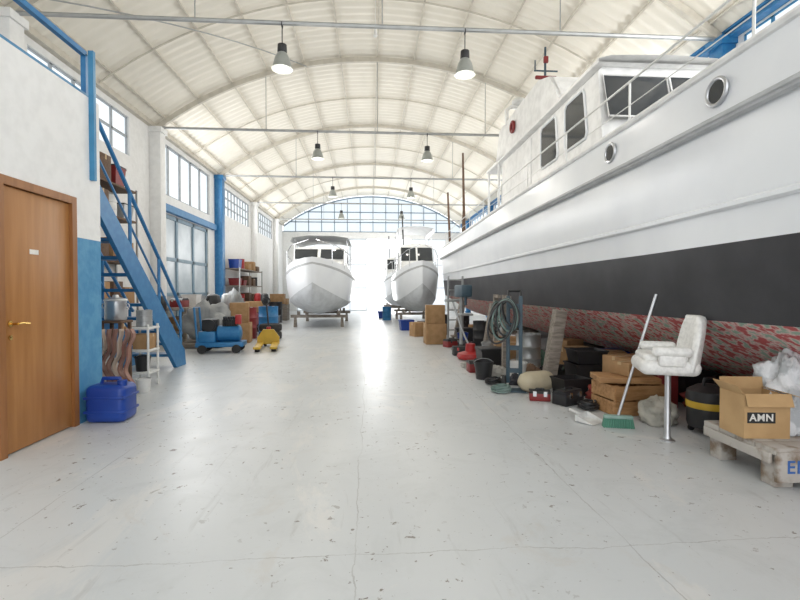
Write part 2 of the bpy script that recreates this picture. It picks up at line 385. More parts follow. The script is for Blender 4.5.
b=B(); b.cyl((-.015,-.74,1.04),(.05,-.74,1.04),.01); b.tube([(.05,-.74,1.04),(.05,-.7,1.045),(.05,-.62,1.035)],.009); b.lathe([(.0,.008),(.025,.006),(.026,0)],c=(-.013,-.74,1.04),rot=(0,pi/2,0)); b.lathe([(.0,.008),(.02,.006),(.021,0)],c=(-.013,-.74,.93),rot=(0,pi/2,0)); M('door_handle',b,BRASS,dr)
b=B(); b.bb((-.014,-.52,1.61),(-.009,-.42,1.65)); M('door_plate',b,WHT,dr)
rl=T('mezzanine_railing','blue painted steel railing on top of office wall','railing',(XO-.08,YO-.1,ZO))
L=YO-.1-Y0
b=B(); b.box((0,-L/2,.47),(.05,L,.05)); M('top_rail',b,BLUE,rl)
b=B(); b.box((0,-L/2,.03),(.06,L,.06)); M('bottom_rail',b,LBLUE,rl)
for y in (0,-1.5,-3,-4.5,-6): 
    b=B(); b.box((0,y,.235),(.05,.05,.47)); M('railing_post',b,BLUE,rl)
b=B(); b.box((0,0,0),(.05,.04,1.3)); M('wall_post',b,LBLUE,loc=(XO+.025,YO-.16,3.72-.65),label='light blue vertical steel post fixed to office wall corner',cat='post')
# staircase
st=T('staircase','steep blue steel staircase with tubular handrails','staircase',(-3.3,8.3,0))
run=2.6; rise=2.62; ns=12; wd=.85
for x in (0,-wd):
    b=B(); b.prism([(0.1,0),(.05,.26),(-run,rise+.1),(-run,rise-.26),(-.28,0)],x-.03,x+.03,'x'); b.bb((x-.02,-run-.6,rise-.2),(x+.02,-run,rise+.02)); M('stringer',b,BLUE,st)
for i in range(1,ns):
    b=B(); b.box((-wd/2,-run*i/ns-.02,rise*i/ns-.0),(wd-.06,.25,.045)); M('tread',b,BLUE,st)
b=B(); b.bb((-wd+.02,-run-.6,rise-.04),(-.02,-run,rise)); M('landing',b,BLUE,st)
for x in (0,-wd):
    b=B(); b.tube([(x,.05,.95),(x,-.02,1.0),(x,-run,rise+.9),(x,-run-.55,rise+.9)],.027,8); b.tube([(x,0,.55),(x,-run,rise+.45),(x,-run-.55,rise+.45)],.016,6); M('handrail',b,BLUE,st)
    for k in (0.02,.33,.66,1.0):
        b=B(); b.cyl((x,-run*k,rise*k),(x,-run*k,rise*k+.93),.024,n=8); M('baluster',b,BLUE,st)
b=B(); b.cyl((-.02,-run-.5,0),(-.02,-run-.5,rise-.2),.035,n=8); M('support_leg',b,BLUE,st)

# ---------------- big boat
def hull(b,stn,sec,mats,close=True):
    rows=[];rows2=[]
    for y,w,dz,kz in stn:
        r=[]
        for off,z in sec:
            zz=z+ (kz*(1-(z-sec[0][1])/(sec[-1][1]-sec[0][1]))) + dz*((z-sec[0][1])/(sec[-1][1]-sec[0][1]))
            r.append((off*w,y,zz))
        rows.append(r); rows2.append([(-p[0],p[1],p[2]) for p in r])
    b.grid(rows,mats); b.grid(rows2,mats)
    if close:
        r=rows[-1]; b.grid([r,[(-p[0],p[1],p[2]) for p in r]],mats)
    return rows
BX=4.24
bt=T('motor_yacht','large white motor yacht with black waterline band and worn red bottom','boat',(BX,0,0))
stn=[(-3.9,.0001,.55,.9),(-3.2,.22,.5,.45),(-2.2,.46,.4,.15),(-1.2,.66,.28,.05),(-.2,.81,.18,0),(1,.92,.1,0),(2.5,.985,.04,0),(4.5,1,0,0),(6.5,1,0,0),(9,1,0,0),(12,.99,-.03,.03),(15,.96,-.05,.08),(18,.9,-.05,.15)]
sec=[(0,.30),(.12,.32),(.75,.62),(1.38,1.02),(1.42,1.05),(1.47,1.36),(1.50,1.66),(1.515,1.9),(1.53,2.0),(1.585,2.56),(1.57,2.62),(1.55,2.85),(1.53,3.04)]
mt=[1,1,1,1,2,2,0,0,0,0,0,0]
b=B(); hull(b,stn,sec,mt); M('hull',b,[HULLW,HULLR,HULLB],bt,sharp=.5)
def fol(off,z):
    f=(z-.30)/2.74; return [(-off*w,y,z+dz*f+kz*(1-f)) for y,w,dz,kz in stn]
for sgn in (1,-1):
    b=B(); b.tube([(sgn*p[0],p[1],p[2]) for p in fol(1.61,2.58)],.045,8); b.tube([(sgn*p[0],p[1],p[2]) for p in fol(1.65,2.58)],.018,6); M('rub_rail',b,RUB,bt)
    b=B(); b.tube([(sgn*p[0],p[1],p[2]) for p in fol(1.535,1.94)],.032,6); M('spray_strake',b,HULLW,bt)
    b=B(); b.tube([(sgn*p[0],p[1],p[2]) for p in fol(1.53,3.05)],.036,8); M('cap_rail',b,HULLS,bt)
b=B(); b.grid([[(-1.5*w,y,2.7+dz*.8),(0,y,2.75+dz*.8),(1.5*w,y,2.7+dz*.8)] for y,w,dz,kz in stn]); M('deck',b,mat('grey_deck_paint',(.6,.62,.62),.7),bt)
for y in (3.42,5.0,1.2):
    w=1.0 if y>3 else .93
    b=B(); b.torus((-1.555*w-.01,y,2.84),.10,.016,(0,pi/2,0),24,8); b.m=1; b.cyl((-1.555*w-.012,y,2.84),(-1.555*w+.03,y,2.84),.095,n=24); M('porthole',b,[ALU,DARKG],bt)
b=B(); b.prism([(-.85,2.7),(-.8,3.25),(-.6,3.32),(.6,3.32),(.8,3.25),(.85,2.7)],1.0,6.5,'y'); M('coachroof',b,HULLS,bt)
def rsec(hw,z0,z1,r=.16):
    return [(-hw,z0),(-hw,z1-r)]+[(-hw+r-r*math.cos(a),z1-r+r*math.sin(a)) for a in (pi/6,pi/3,pi/2)]+[(0,z1+.05)]+[(hw-r+r*math.sin(a),z1-r+r*math.cos(a)) for a in (0,pi/6,pi/3)]+[(hw,z1-r),(hw,z0)]
b=B()
WH=.93
rows=[[(x,y+ (0 if z<3.6 else (z-3.6)*.28) if y<8 else y,z) for x,z in rsec(WH,2.7,4.6)] for y in (6.3,11.4)]
b.grid(rows)
for r in rows: b.grid([r,[(0,p[1],p[2]) for p in r]])
M('wheelhouse',b,HULLS,bt,sharp=.9)
b=B(); b.grid([[(x*1.06,y,z) for x,z in ((-WH,4.57),(-WH,4.62),(-WH*.8,4.67),(0,4.70),(WH*.8,4.67),(WH,4.62),(WH,4.57),(-WH,4.57))] for y in (6.42,6.5,11.4,11.5)]); M('wheelhouse_roof',b,HULLS,bt)
ang=math.atan(.28)
for x,wd_ in ((-.40,.95),(.5,.75)):
    b=B(); b.box((x,6.3+.5*.28-.012,4.1),(wd_-.02,.02,.66),rot=(-ang,0,0),bev=.008); b.m=1
    hx,hz=wd_/2,.34
    R_=Matrix.Translation((x,6.3+.5*.28-.02,4.1))@Euler((-ang,0,0)).to_matrix().to_4x4()
    b.tube([R_@Vector((p,0,q)) for p,q in ((-hx,-hz),(-hx,hz),(hx,hz),(hx,-hz))],.016,6,True)
    M('windscreen',b,[DARKG,HULLS],bt)
def swin(x,y0,y1,z0,z1,sk=.1):
    b=B(); s=-1 if x<0 else 1
    r=.08
    P=[(y0+r*.6,z0),(y0,z0+r),(y0+sk,z1-r),(y0+sk+r*.6,z1),(y1-r,z1),(y1,z1-r),(y1,z0+r),(y1-r,z0)]
    b.prism(P,x,x+s*.012,'x'); b.m=1
    b.tube([(x+s*.012,p[0],p[1]) for p in P],.02,6,True); M('side_window',b,[DARKG,HULLW],bt)
for x in (-WH,WH):
    swin(x,6.85,7.65,3.64,4.42); swin(x,7.95,8.75,3.64,4.42,0.08)
    b=B(); s=-1 if x<0 else 1; b.prism([(9.3,2.75),(9.3,4.45),(9.9,4.45),(9.9,2.75)],x,x+s*.015,'x'); M('side_door',b,HULLS,bt)
b=B(); FP=[(7.9,4.66),(8.35,5.25),(8.9,5.42),(11.6,5.36),(11.9,4.66)]
b.prism(FP,-.95,-.87,'x'); b.prism(FP,.87,.95,'x')
b.prism([(7.9,4.66),(8.35,5.25),(8.42,5.22),(7.98,4.66)],-.9,.9,'x'); b.bb((-.95,11.3,4.6),(.95,12.9,4.68)); M('flybridge',b,HULLS,bt)
b=B(); b.box((-.1,9.3,5.05),(.7,.5,.7),bev=.06); M('helm_console',b,HULLS,bt)
for x in (-.9,.9):
    for y in (11.8,12.8):
        b=B(); b.cyl((x,y,2.7),(x,y,4.62),.035,n=8); M('bridge_pillar',b,HULLS,bt)
b=B(); b.tube([(-.92,11,5.3),(-.92,11.1,5.7),(-.8,11.15,5.8),(.8,11.15,5.8),(.92,11.1,5.7),(.92,11,5.3)],.05,8); M('radar_arch',b,HULLS,bt)
b=B(); b.cyl((-.5,9.7,4.7),(-.5,9.7,6.5),.025,n=8); b.tube([(-.74,9.7,6.0),(-.23,9.7,6.0)],.018,6); b.cyl((-.72,9.7,6.0),(-.72,9.7,6.22),.014,n=6); M('mast',b,DBG,bt)
b=B(); b.cyl((-.5,9.66,5.72),(-.5,9.66,5.8),.09); b.box((-.5,9.66,5.84),(.46,.07,.07),bev=.02); M('radar_scanner',b,DRED,bt)
b=B(); b.box((-.5,9.66,6.22),(.1,.06,.14),bev=.015); M('mast_lamp',b,DRED,bt)
b=B(); b.ball((-.6,11.15,5.93),(.17,.17,.1)); M('radar_dome',b,WPLAS,bt)
b=B(); b.torus((-.99,10.4,5.05),.11,.035,(0,pi/2,0),24,8); M('lifebuoy',b,DRED,bt)
b=B(); b.prism([(-.8,2.7),(-.78,3.45),(-.65,3.52),(.65,3.52),(.78,3.45),(.8,2.7)],11.4,14.6,'y'); M('aft_cabin',b,HULLS,bt)
for y in (12.2,13.1,14.0):
    b=B(); b.box((-.8,y,3.15),(.02,.6,.28),bev=.008); M('cabin_window',b,DARKG,bt)
for s in (-1,1):
    b=B(); top=[(s*abs(p[0]),p[1],p[2]+.5) for p in fol(1.46,3.04) if p[1]>-2.5]
    b.tube(top,.013,6); b.tube([(p[0],p[1],p[2]-.25) for p in top],.006,6); M('guard_rail',b,WPLAS,bt)
for i in range(13):
    y=-1.6+i*1.6
    wv=1.0 if y>2.4 else max(.55,.985-(2.4-y)*.085)
    if y>12: wv=1-(y-12)*.016
    dzv=0.18 if y<0 else 0
    for s in (-1,1):
        b=B(); b.cyl((s*1.46*wv,y,3.02),(s*1.46*wv,y,3.55+dzv),.012,n=6); M('stanchion',b,WPLAS,bt)
b=B(); b.cyl((-1.3,14.2,2.7),(-1.38,14.1,5.55),.05,.03,n=8); M('boom_pole',b,DWOOD,bt)
b=B(); b.cyl((-1.2,17.3,2.7),(-1.32,17.2,5.0),.05,.035,n=8); M('boom_pole',b,DWOOD,bt)
b=B(); b.cyl((-1.1,15.6,2.7),(-1.0,15.8,4.7),.03,.02,n=8); M('boom_pole',b,DWOOD,bt)
kb=T('keel_block_stack','stacked dark wooden beams propping the yacht keel','keel blocks',(BX,1.0,0),group='keel block stacks')
for c,s_ in (((0,0,.05),(.9,.28,.1)),((-.3,0,.15),(.25,.7,.1)),((.3,0,.15),(.25,.7,.1)),((0,0,.25),(.9,.28,.1))):
    b=B(); b.box(c,s_,bev=.01); M('beam',b,OLDW,kb)
for y in (5.4,9.2,12.8): dup(kb,(BX,y,0.0))
pp=T('boat_prop','thick grey timber prop leaning to yacht bilge','prop',(2.42,6.2,0),group='timber props under the yacht')
b=B(); b.box((.12,.0,.53),(.16,.16,1.02),rot=(0,.16,0),bev=.01); M('timber',b,OLDW,pp)
b=B(); b.box((.03,0,.02),(.3,.3,.04)); M('foot_plate',b,OLDW,pp)
for y in (9.6,12.9): dup(pp,(2.42,y,0))

# ---------------- smaller boats
def cruiser(name,label,loc,beam,length,top,canvas,H=.95,rz=0):
    t=T(name,label,'boat',loc,rz); hb=beam/2
    stn=[(0,.0001,.40,.8),(.12,.22,.38,.6),(.35,.45,.33,.42),(.7,.66,.26,.25),(1.2,.84,.16,.12),(1.9,.95,.07,.03),(3.0,1,0,0),(length*.7,1,0,0),(length,.94,0,0)]
    sec=[(0,.44),(.35*hb,.50),(.74*hb,.72),(.88*hb,.9),(.96*hb,1.3),(1.0*hb,1.70),(1.02*hb,1.78),(.97*hb,2.0)]
    b=B(); hull(b,stn,sec,[1,1,1,0,0,3,0]); M('hull',b,[HULLW,mat('pale_grey_bottom',(.62,.64,.66),.6),HULLW,RUB],t,sharp=.9)
    b=B(); b.grid([[(-.9*hb*w,y,1.92+dz*.9),(0,y,2.0+dz*.9),(.9*hb*w,y,1.92+dz*.9)] for y,w,dz,k in stn]); M('deck',b,HULLS,t)
    z0=1.92
    b=B(); b.grid([[(x*hb*.82*q,y,z0+z) for x,z in ((-1,0),(-.93,h*.92),(-.8,h),(0,h+.08),(.8,h),(.93,h*.92),(1,0))] for y,q,h in ((.8,.5,.05),(1.3,.8,.3),(1.9,.94,.42),(2.3,1,H),(3.4,1,H+.03),(length*.68,1,H),(length*.7,1,.02))]); M('cabin',b,HULLS,t)
    an=math.atan2(H-.42,.4); sl=math.hypot(H-.42,.4)
    for x in (-.38,.38):
        b=B(); b.box((x*hb,2.08,z0+(H+.42)/2+.03),(hb*.68,sl*.66,.02),rot=(an,0,0),bev=.008); M('windscreen',b,DARKG,t)
    for s in (-1,1):
        b=B(); b.box((s*hb*.79,3.7,z0+H*.62),(.03,1.4,H*.35),bev=.012); M('side_window',b,DARKG,t)
        b=B(); b.tube([(s*hb*.1,.05,2.95),(s*hb*.6,.45,2.8),(s*hb*.9,1.6,2.6),(s*hb*.95,3.2,2.45)],.015,6); 
        for p in ((.5,.38,2.83,2.2),(.8,1.1,2.68,2.05),(.93,2.4,2.52,1.95)): b.cyl((s*hb*p[0],p[1],p[3]),(s*hb*p[0],p[1],p[2]),.012,n=6)
        M('bow_rail',b,CHROME,t)
        for y in (2.8,length*.8):
            b=B(); b.cyl((s*hb*.84,y,1.9),(s*hb*.8,y,top-.1),.02,n=6); M('canopy_pole',b,ALU,t)
    b=B(); b.grid([[(x*hb,y,z) for x,z in ((-.9,top-.22),(-.84,top-.08),(-.4,top),(.4,top),(.84,top-.08),(.9,top-.22))] for y in (2.4,2.7,length*.5,length*.83)]); M('canopy',b,canvas,t)
    return t
bo=cruiser('motor_boat','white cabin cruiser with pale grey canopy standing on wooden trestles',(-1.85,14.9,0),2.45,6.9,3.36,GREYC,H=.98)
bo2=cruiser('motor_boat','tall white fishing boat with hardtop and dark pole',(1.88,16.4,0),1.75,6.4,3.95,HULLS,H=1.25)
b=B(); b.cyl((-.45,3.2,3.1),(-.5,3.3,4.5),.03,n=8); M('pole',b,BLACK,bo2)
bo3=dup(bo,(-2.6,23.2,0),label='white cabin cruiser stored behind another boat'); bo3.scale=(1,.85,1.08)
dup(bo2,(1.6,23.6,0),label='white hardtop boat stored near the end doors')
def trestle(loc,w,h=.44):
    t=T('boat_trestle','low wooden trestle carrying a boat hull','trestle',loc,group='boat trestles')
    b=B(); b.box((0,0,h-.05),(w,.16,.1)); M('top_beam',b,OLDW,t)
    for x in (-w*.42,w*.42):
        b=B(); b.prism([(x-.06,0),(x-.04,h-.1),(x+.04,h-.1),(x+.06,0)],-.06,.06,'y'); M('leg',b,OLDW,t)
    for x in (-w*.36,w*.36):
        b=B(); b.box((x,0,h+.06),(.1,.12,.14)); M('chock',b,OLDW,t)
for x,y,w in ((-1.85,16.8,2.0),(-1.85,20,2.0),(1.88,18.5,1.5),(1.88,21.5,1.5),(-2.6,25.2,2.0),(-2.6,27.6,2.0),(1.6,25.8,1.5),(1.6,28.6,1.5)): trestle((x,y,0),w)

# ---------------- clutter generators
def cbox(loc,s,rz=0,label='plain brown cardboard box',group=None,m=CARD,name='cardboard_box',cat='box'):
    t=T(name,label,cat,loc,rz,group); b=B(); b.box((0,0,s[2]/2),s,bev=.006); M('body',b,m,t)
    b=B(); b.prism([(-s[0]/2-.002,s[2]*.8),(-s[0]/2-.002,s[2]+.003),(s[0]/2+.002,s[2]+.003),(s[0]/2+.002,s[2]*.8),(s[0]/2+.0005,s[2]*.8),(s[0]/2+.0005,s[2]+.001),(-s[0]/2-.0005,s[2]+.001),(-s[0]/2-.0005,s[2]*.8)],-.025,.025,'y'); M('tape',b,TAPE,t); return t
def bin_(loc,s,m,label,name='storage_bin',rz=0,lid=None):
    t=T(name,label,'bin',loc,rz); b=B(); w,d,h=s
    b.grid([[(x*w/2*q,y*d/2*q,z) for x,y in ((-1,-1),(1,-1),(1,1),(-1,1),(-1,-1))] for q,z in ((.0,.0),(.85,0),(1,h),(1.05,h),(1.05,h+.02),(.97,h+.02),(.83,.02),(0,.02))]); M('tub',b,m,t)
    if lid: b=B(); b.box((0,0,h+.03),(w*1.06,d*1.06,.04),bev=.012); M('lid',b,lid,t)
    return t
def drum(loc,r,h,m,label,name='drum'):
    t=T(name,label,'drum',loc); b=B(); b.lathe([(0,0),(r,0),(r,.02),(r*.98,.03),(r*.98,h*.32),(r*1.03,h*.34),(r*.98,h*.36),(r*.98,h*.64),(r*1.03,h*.66),(r*.98,h*.68),(r*.98,h-.03),(r,h-.02),(r,h),(r*.93,h),(r*.93,h-.03),(0,h-.03)],n=24); M('barrel',b,m,t)
    b=B(); b.cyl((r*.5,0,h-.03),(r*.5,0,h+.01),.035); M('cap',b,GREYST,t); return t
def bucket(loc,r,h,m,label):
    t=T('bucket',label,'bucket',loc); b=B(); b.lathe([(0,0),(r*.8,0),(r,h),(r*1.06,h),(r*1.06,h-.02),(r*.97,h-.02),(r*.78,.015),(0,.015)]); M('tub',b,m,t)
    b=B(); b.tube([(r*1.03*math.cos(a),0.02,h-.03+ .5*r*math.sin(a)) for a in [pi*i/10 for i in range(11)]],.005,6); M('handle',b,GREYST,t); return t
def tyre(loc,r,label,m=RUBBER):
    t=T('tyre',label,'tyre',loc); b=B(); w=.1; prof=[(r*.6,-w*.7),(r*.8,-w),(r*.97,-w*.85),(r,-w*.4),(r,w*.4),(r*.97,w*.85),(r*.8,w),(r*.6,w*.7),(r*.58,0),(r*.6,-w*.7)]
    b.lathe(prof,c=(0,0,w),n=28); M('rubber',b,m,t)
    b=B(); b.lathe([(.04,-.02),(r*.5,-.03),(r*.6,-w*.65),(r*.6,w*.65),(r*.5,.0),(.04,0.02)],c=(0,0,w)); M('rim',b,ALU,t); return t
def outboard(loc,rz,m,label):
    t=T('outboard_motor',label,'motor',loc,rz)
    b=B(); b.grid([[(x*q,y*q-.02,z) for x,y in [(.14*math.cos(a),.23*math.sin(a)) for a in [2*pi*i/14 for i in range(15)]]] for q,z in ((.0,.82),(.85,.82),(1,.9),(1,1.08),(.85,1.18),(.4,1.22),(0,1.22))]); M('cowling',b,m,t)
    b=B(); b.prism([(-.1,.82),(.1,.82),(.07,.35),(.05,.14),(-.07,.14),(-.07,.35)],-.045,.045,'x'); b.box((0,0,.3),(.16,.3,.015)); M('leg',b,GREYST,t)
    b=B(); b.cyl((0,-.14,.2),(0,.1,.2),.04,.03); 
    for k in range(3):
        a=k*2*pi/3; b.ball((.07*math.cos(a),.12,.2+.07*math.sin(a)),(.05,.008,.035),10,rot=(0,-a,0)); 
    M('propeller',b,BLACK,t)
    b=B(); b.box((0,.22,.45),(.5,.05,.08)); b.cyl((-.22,.22,.5),(-.22,.3,.0),.02,n=8); b.cyl((.22,.22,.5),(.22,.3,.0),.02,n=8); b.cyl((0,.22,.5),(0,-.35,0),.02,n=8); b.box((0,.15,.75),(.2,.12,.2)); M('stand',b,GREYST,t); return t
def sack(loc,r,m,label,seed,name='sack',cat='bag',amp=.35,fr=1.8):
    b=B(); b.blob((0,0,r[2]*.75),r,seed,amp,fr=fr); return M(name,b,m,loc=loc,label=label,cat=cat,sharp=3)
def toolbox(loc,s,m,label,rz=0):
    t=T('toolbox',label,'toolbox',loc,rz); w,d,h=s; b=B(); b.box((0,0,h*.35),(w,d,h*.7),bev=.01); M('body',b,m,t)
    b=B(); b.prism([(-d/2,h*.7),(d/2,h*.7),(d*.3,h*.92),(-d*.3,h*.92)],-w/2,w/2,'x'); M('lid',b,BLACK,t)
    b=B(); b.tube([(-w*.2,0,h*.9),(-w*.18,0,h*1.02),(w*.18,0,h*1.02),(w*.2,0,h*.9)],.012,6); M('handle',b,BLACK,t)
    for x in (-w*.25,w*.25):
        b=B(); b.box((x,-d/2-.004,h*.68),(.04,.012,.06)); M('latch',b,CHROME,t)
    return t
def crate(loc,s,m,label,rz=0,slats=4):
    t=T('wooden_crate',label,'crate',loc,rz); w,d,h=s; b=B(); g=h/slats
    for i in range(slats):
        z=g*(i+.5)
        for y in (-d/2,d/2): b.box((0,y,z),(w,.015,g*.9))
        for x in (-w/2,w/2): b.box((x,0,z),(.015,d,g*.9))
    b.box((0,0,.01),(w,d,.015)); M('slats',b,m,t)
    for x in (-1,1):
        for y in (-1,1):
            b=B(); b.box((x*(w/2-.025),y*(d/2-.025),h/2),(.04,.04,h)); M('corner_post',b,m,t)
    return t
def coil(loc,r,m,label,n=4):
    b=B(); pts=[]
    for i in range(n*24+1):
        a=2*pi*i/24; rr=r*(1-.06*(i/24))+.01*math.sin(a*1.7); pts.append((rr*math.cos(a),rr*math.sin(a),.015+.018*(i/24)+.006*math.sin(a*2.3)))
    b.tube(pts,.014,6); return M('rope_coil',b,m,loc=loc,label=label,cat='rope')

# ---------------- left side items
jc=T('jerrycan','blue plastic drum can standing against the blue wall','jerrycan',(-2.60,4.80,0))
b=B(); b.box((0,0,.185),(.38,.30,.37),bev=.06,seg=4); b.box((0,0,.11),(.39,.31,.03),bev=.012); b.box((0,0,.25),(.39,.31,.03),bev=.012); M('tank',b,BLUEP,jc)
b=B(); b.tube([(-.1,0,.35),(-.08,0,.42),(.08,0,.42),(.1,0,.35)],.02,8); M('handle',b,BLUEP,jc)
b=B(); b.cyl((.13,-.05,.36),(.13,-.05,.41),.045); M('cap',b,BLUEP,jc)
hs=T('bent_wood_strip_stack','upright stack of bent red-brown wooden strips','wooden strips',(-2.96,5.5,0))
for k in range(7):
    b=B(); x0=-.17+.056*k
    rows=[]
    for i in range(30):
        z=.86*i/29; x=x0+.035*math.sin(z*10+.3)+.018*math.sin(z*21+k*.6); w=.010; y0_=-.03+.01*k
        rows.append([(x-w,y0_-.035,z),(x+w,y0_-.035,z),(x+w,y0_+.035,z),(x-w,y0_+.035,z),(x-w,y0_-.035,z)])
    b.grid(rows); b.grid([rows[-1][:2],[rows[-1][3],rows[-1][2]]]); b.grid([rows[0][:2],[rows[0][3],rows[0][2]]]); M('bent_strip',b,HOSEL if k in(1,4) else HOSER,hs,sharp=.9)
so=T('wooden_stool','narrow tall wooden stool under the stairs','stool',(-3.2,6.02,0))
for x in (-.11,.11):
    for y in (-.11,.11):
        b=B(); b.box((x,y,.45),(.035,.035,.9)); M('leg',b,DWOOD,so)
b=B(); b.box((0,0,.915),(.28,.28,.03),bev=.006); M('seat',b,DWOOD,so)
for z in (.3,.6):
    b=B(); b.box((0,-.11,z),(.22,.02,.03)); M('stretcher',b,DWOOD,so)
pt=T('stock_pot','dented aluminium stock pot with lid','pot',(-3.2,6.02,.932)); b=B(); b.lathe([(0,0),(.115,0),(.125,.02),(.125,.24),(.135,.25),(.115,.25),(.115,.02),(0,.02)]); M('pot_body',b,ALU,pt)
b=B(); b.lathe([(.135,.25),(.125,.27),(.04,.29),(.03,.32),(0,.32)]); M('lid',b,ALU,pt)
for s in (-1,1): b=B(); b.torus((s*.135,0,.18),.03,.007,(pi/2,0,0)); M('handle',b,ALU,pt)
cb=T('steel_trolley','small white steel trolley with shelves beside the stairs','trolley',(-3.08,6.48,0))
for x in (-.12,.12):
    for y in (-.14,.14):
        b=B(); b.cyl((x,y,.08),(x,y,.85),.016,n=8); b.cyl((x-.012,y,.04),(x+.012,y,.04),.04); M('leg',b,WPLAS,cb)
for z in (.2,.5,.8):
    b=B(); b.box((0,0,z),(.28,.32,.03),bev=.006); M('shelf',b,WPLAS,cb)
bucket((-3.08,6.44,.217),.1,.2,BLACK,'black plastic bucket on trolley shelf')
cbox((-3.08,6.5,.517),(.22,.24,.2),.1,'small brown box on trolley shelf')
drum((-3.08,6.5,.817),.1,.22,GREYST,'small grey metal tin on trolley')
bucket((-2.9,6.08,0),.09,.18,WPLAS,'small white bucket beside trolley')
def rack(loc,w,d,h,lv,m,label,wood=PLY):
    t=T('shelving_rack',label,'shelving',loc)
    for x in (-d/2,d/2):
        for y in (-w/2,w/2):
            b=B(); b.box((x,y,h/2),(.035,.035,h)); M('upright',b,m,t)
    for z in lv:
        b=B(); b.box((0,0,z),(d,w,.04)); M('shelf',b,wood,t)
    return t
rack((-5.34,9.75,0),1.5,.45,3.5,(.15,1.0,1.9,2.8,3.45),GREYST,'tall rack with dark wooden shelves full of boxes',DWOOD)
for z,ys in ((.17,(9.3,9.8,10.25)),(1.02,(9.3,9.8,10.25)),(1.92,(9.3,9.8,10.25)),(2.82,(9.3,9.8,10.25)),(3.47,(9.4,9.95))):
    for y in ys:
        h=R.uniform(.35,.55)
        k=R.random()
        if k<.7: cbox((-5.34,y,z),(.38,R.uniform(.35,.42),h),0,'brown cardboard box stacked on rack shelf',m=R.choice([CARD,DWOOD]))
        elif k<.8: bin_((-5.34,y,z),(.38,.38,h*.7),R.choice([WPLAS,DRED,GREYST]),'plastic storage bin on rack shelf',lid=BLACK)
        else: drum((-5.34,y,z),.16,h,R.choice([BLUEP,WPLAS]),'small plastic drum on rack shelf')
rack((-5.2,19.6,0),3.6,.55,2.2,(.15,.85,1.5,2.15),GREYST,'low grey steel rack along the side wall',OLDW)
for z in (.17,.87,1.52,2.17):
    for y in (18.2,18.9,19.6,20.3,21.0):
        k=R.random(); h=R.uniform(.22,.42)
        if k<.5: cbox((-5.2,y,z),(.4,.45,h),0,'cardboard box on low rack',m=R.choice([CARD,DWOOD]))
        elif k<.8: bin_((-5.2,y,z),(.4,.45,h*.8),R.choice([DRED,BLACK,BLUEP]),'coloured bin on low rack')
        else: drum((-5.2,y,z),.16,h,R.choice([RED,BLACK]),'small dark drum on low rack')
wb=T('workbench','heavy wooden workbench against side wall','workbench',(-4.95,12.6,0))
b=B(); b.box((0,0,.85),(.8,1.8,.07),bev=.008); M('top',b,OLDW,wb)
for x in (-.34,.34):
    for y in (-.8,.8): b=B(); b.box((x,y,.41),(.08,.08,.82)); M('leg',b,OLDW,wb)
b=B(); b.box((0,0,.25),(.7,1.6,.03)); M('shelf',b,OLDW,wb)
toolbox((-4.9,12.2,.886),(.3,.5,.25),DRED,'dark red metal toolbox on workbench',.0)
bin_((-4.9,13.0,.886),(.4,.4,.3),WPLAS,'white plastic tub on workbench')
cbox((-4.95,12.6,.27),(.5,.7,.35),0,'cardboard box on workbench shelf')
tp=T('tarp_covered_engine','engine on pallet wrapped in grey tarpaulin','covered engine',(-3.85,11.1,0)); b=B(); b.box((0,0,.07),(1.0,.9,.1),bev=.01); M('pallet',b,OLDW,tp)
b=B(); b.blob((0,0,.52),(.46,.42,.46),5,.4); M('tarpaulin',b,TARP,tp,sharp=3)
tp2=dup(tp,(-4.6,15.6,0),.7,'tall grey tarpaulin covered machine on pallet'); tp2.scale=(.9,.9,1.25)
outboard((-4.9,11.1,0),.3,BLACK,'black outboard motor clamped to a stand'); outboard((-4.1,12.4,0),-.4,BLACK,'dark outboard motor clamped to a stand'); outboard((-4.3,14.1,0),.2,GREYST,'grey outboard motor clamped to a stand')
cm=T('compressor_cart','blue wheeled compressor unit with dark motor','machine',(-3.15,10.0,0),.1)
b=B(); b.box((0,0,.18),(.95,.5,.1),bev=.015); b.box((-.26,0,.34),(.34,.42,.24),bev=.03); M('base_frame',b,BLUE,cm)
b=B(); b.cyl((-.05,0,.40),(.36,0,.40),.17,n=20); b.ball((-.05,0,.40),(.06,.17,.17)); b.ball((.36,0,.40),(.06,.17,.17)); M('air_tank',b,BLUE,cm)
b=B(); b.box((-.22,0,.58),(.30,.3,.26),bev=.03); b.cyl((-.22,-.2,.58),(-.22,-.15,.58),.13,n=18)
for i in range(6): b.box((.06+.05*i,0,.66),(.02,.22,.2),bev=.004)
b.box((.18,0,.62),(.3,.14,.14))
M('motor',b,BLACK,cm)
b=B(); b.tube([(-.44,-.2,.2),(-.5,-.2,.95),(-.5,.2,.95),(-.44,.2,.2)],.022,8); M('push_handle',b,BLUE,cm)
for x in (-.34,.34):
    for y in (-.25,.25): b=B(); b.cyl((x,y-.03,.09),(x,y+.03,.09),.09,n=18); M('wheel',b,RUBBER,cm)
b=B(); b.box((.36,-.1,.7),(.12,.1,.2),bev=.01); M('control_box',b,RED,cm)
cbox((-3.3,11.9,.0),(.55,.45,.5),.1,'open brown cardboard box on floor behind cart'); cbox((-3.3,11.9,.505),(.45,.35,.5),.2,'brown cardboard box stacked on another box')
pj=T('pallet_jack','yellow hand pallet jack parked on floor','pallet jack',(-2.38,10.95,0),pi+.15)
for x in (-.17,.17):
    b=B(); b.box((x,.55,.09),(.15,1.1,.05),bev=.01); M('fork',b,YEL,pj)
    b=B(); b.cyl((x-.05,.95,.045),(x+.05,.95,.045),.045); M('fork_roller',b,BLACK,pj)
b=B(); b.prism([(-.25,.06),(.25,.06),(.25,.22),(.12,.40),(-.12,.40),(-.25,.22)],-.06,.04,'y'); M('pump_body',b,YEL,pj)
b=B(); b.cyl((0,-.12,.1),(0,-.12,.45),.05); M('pump_cylinder',b,RED,pj)
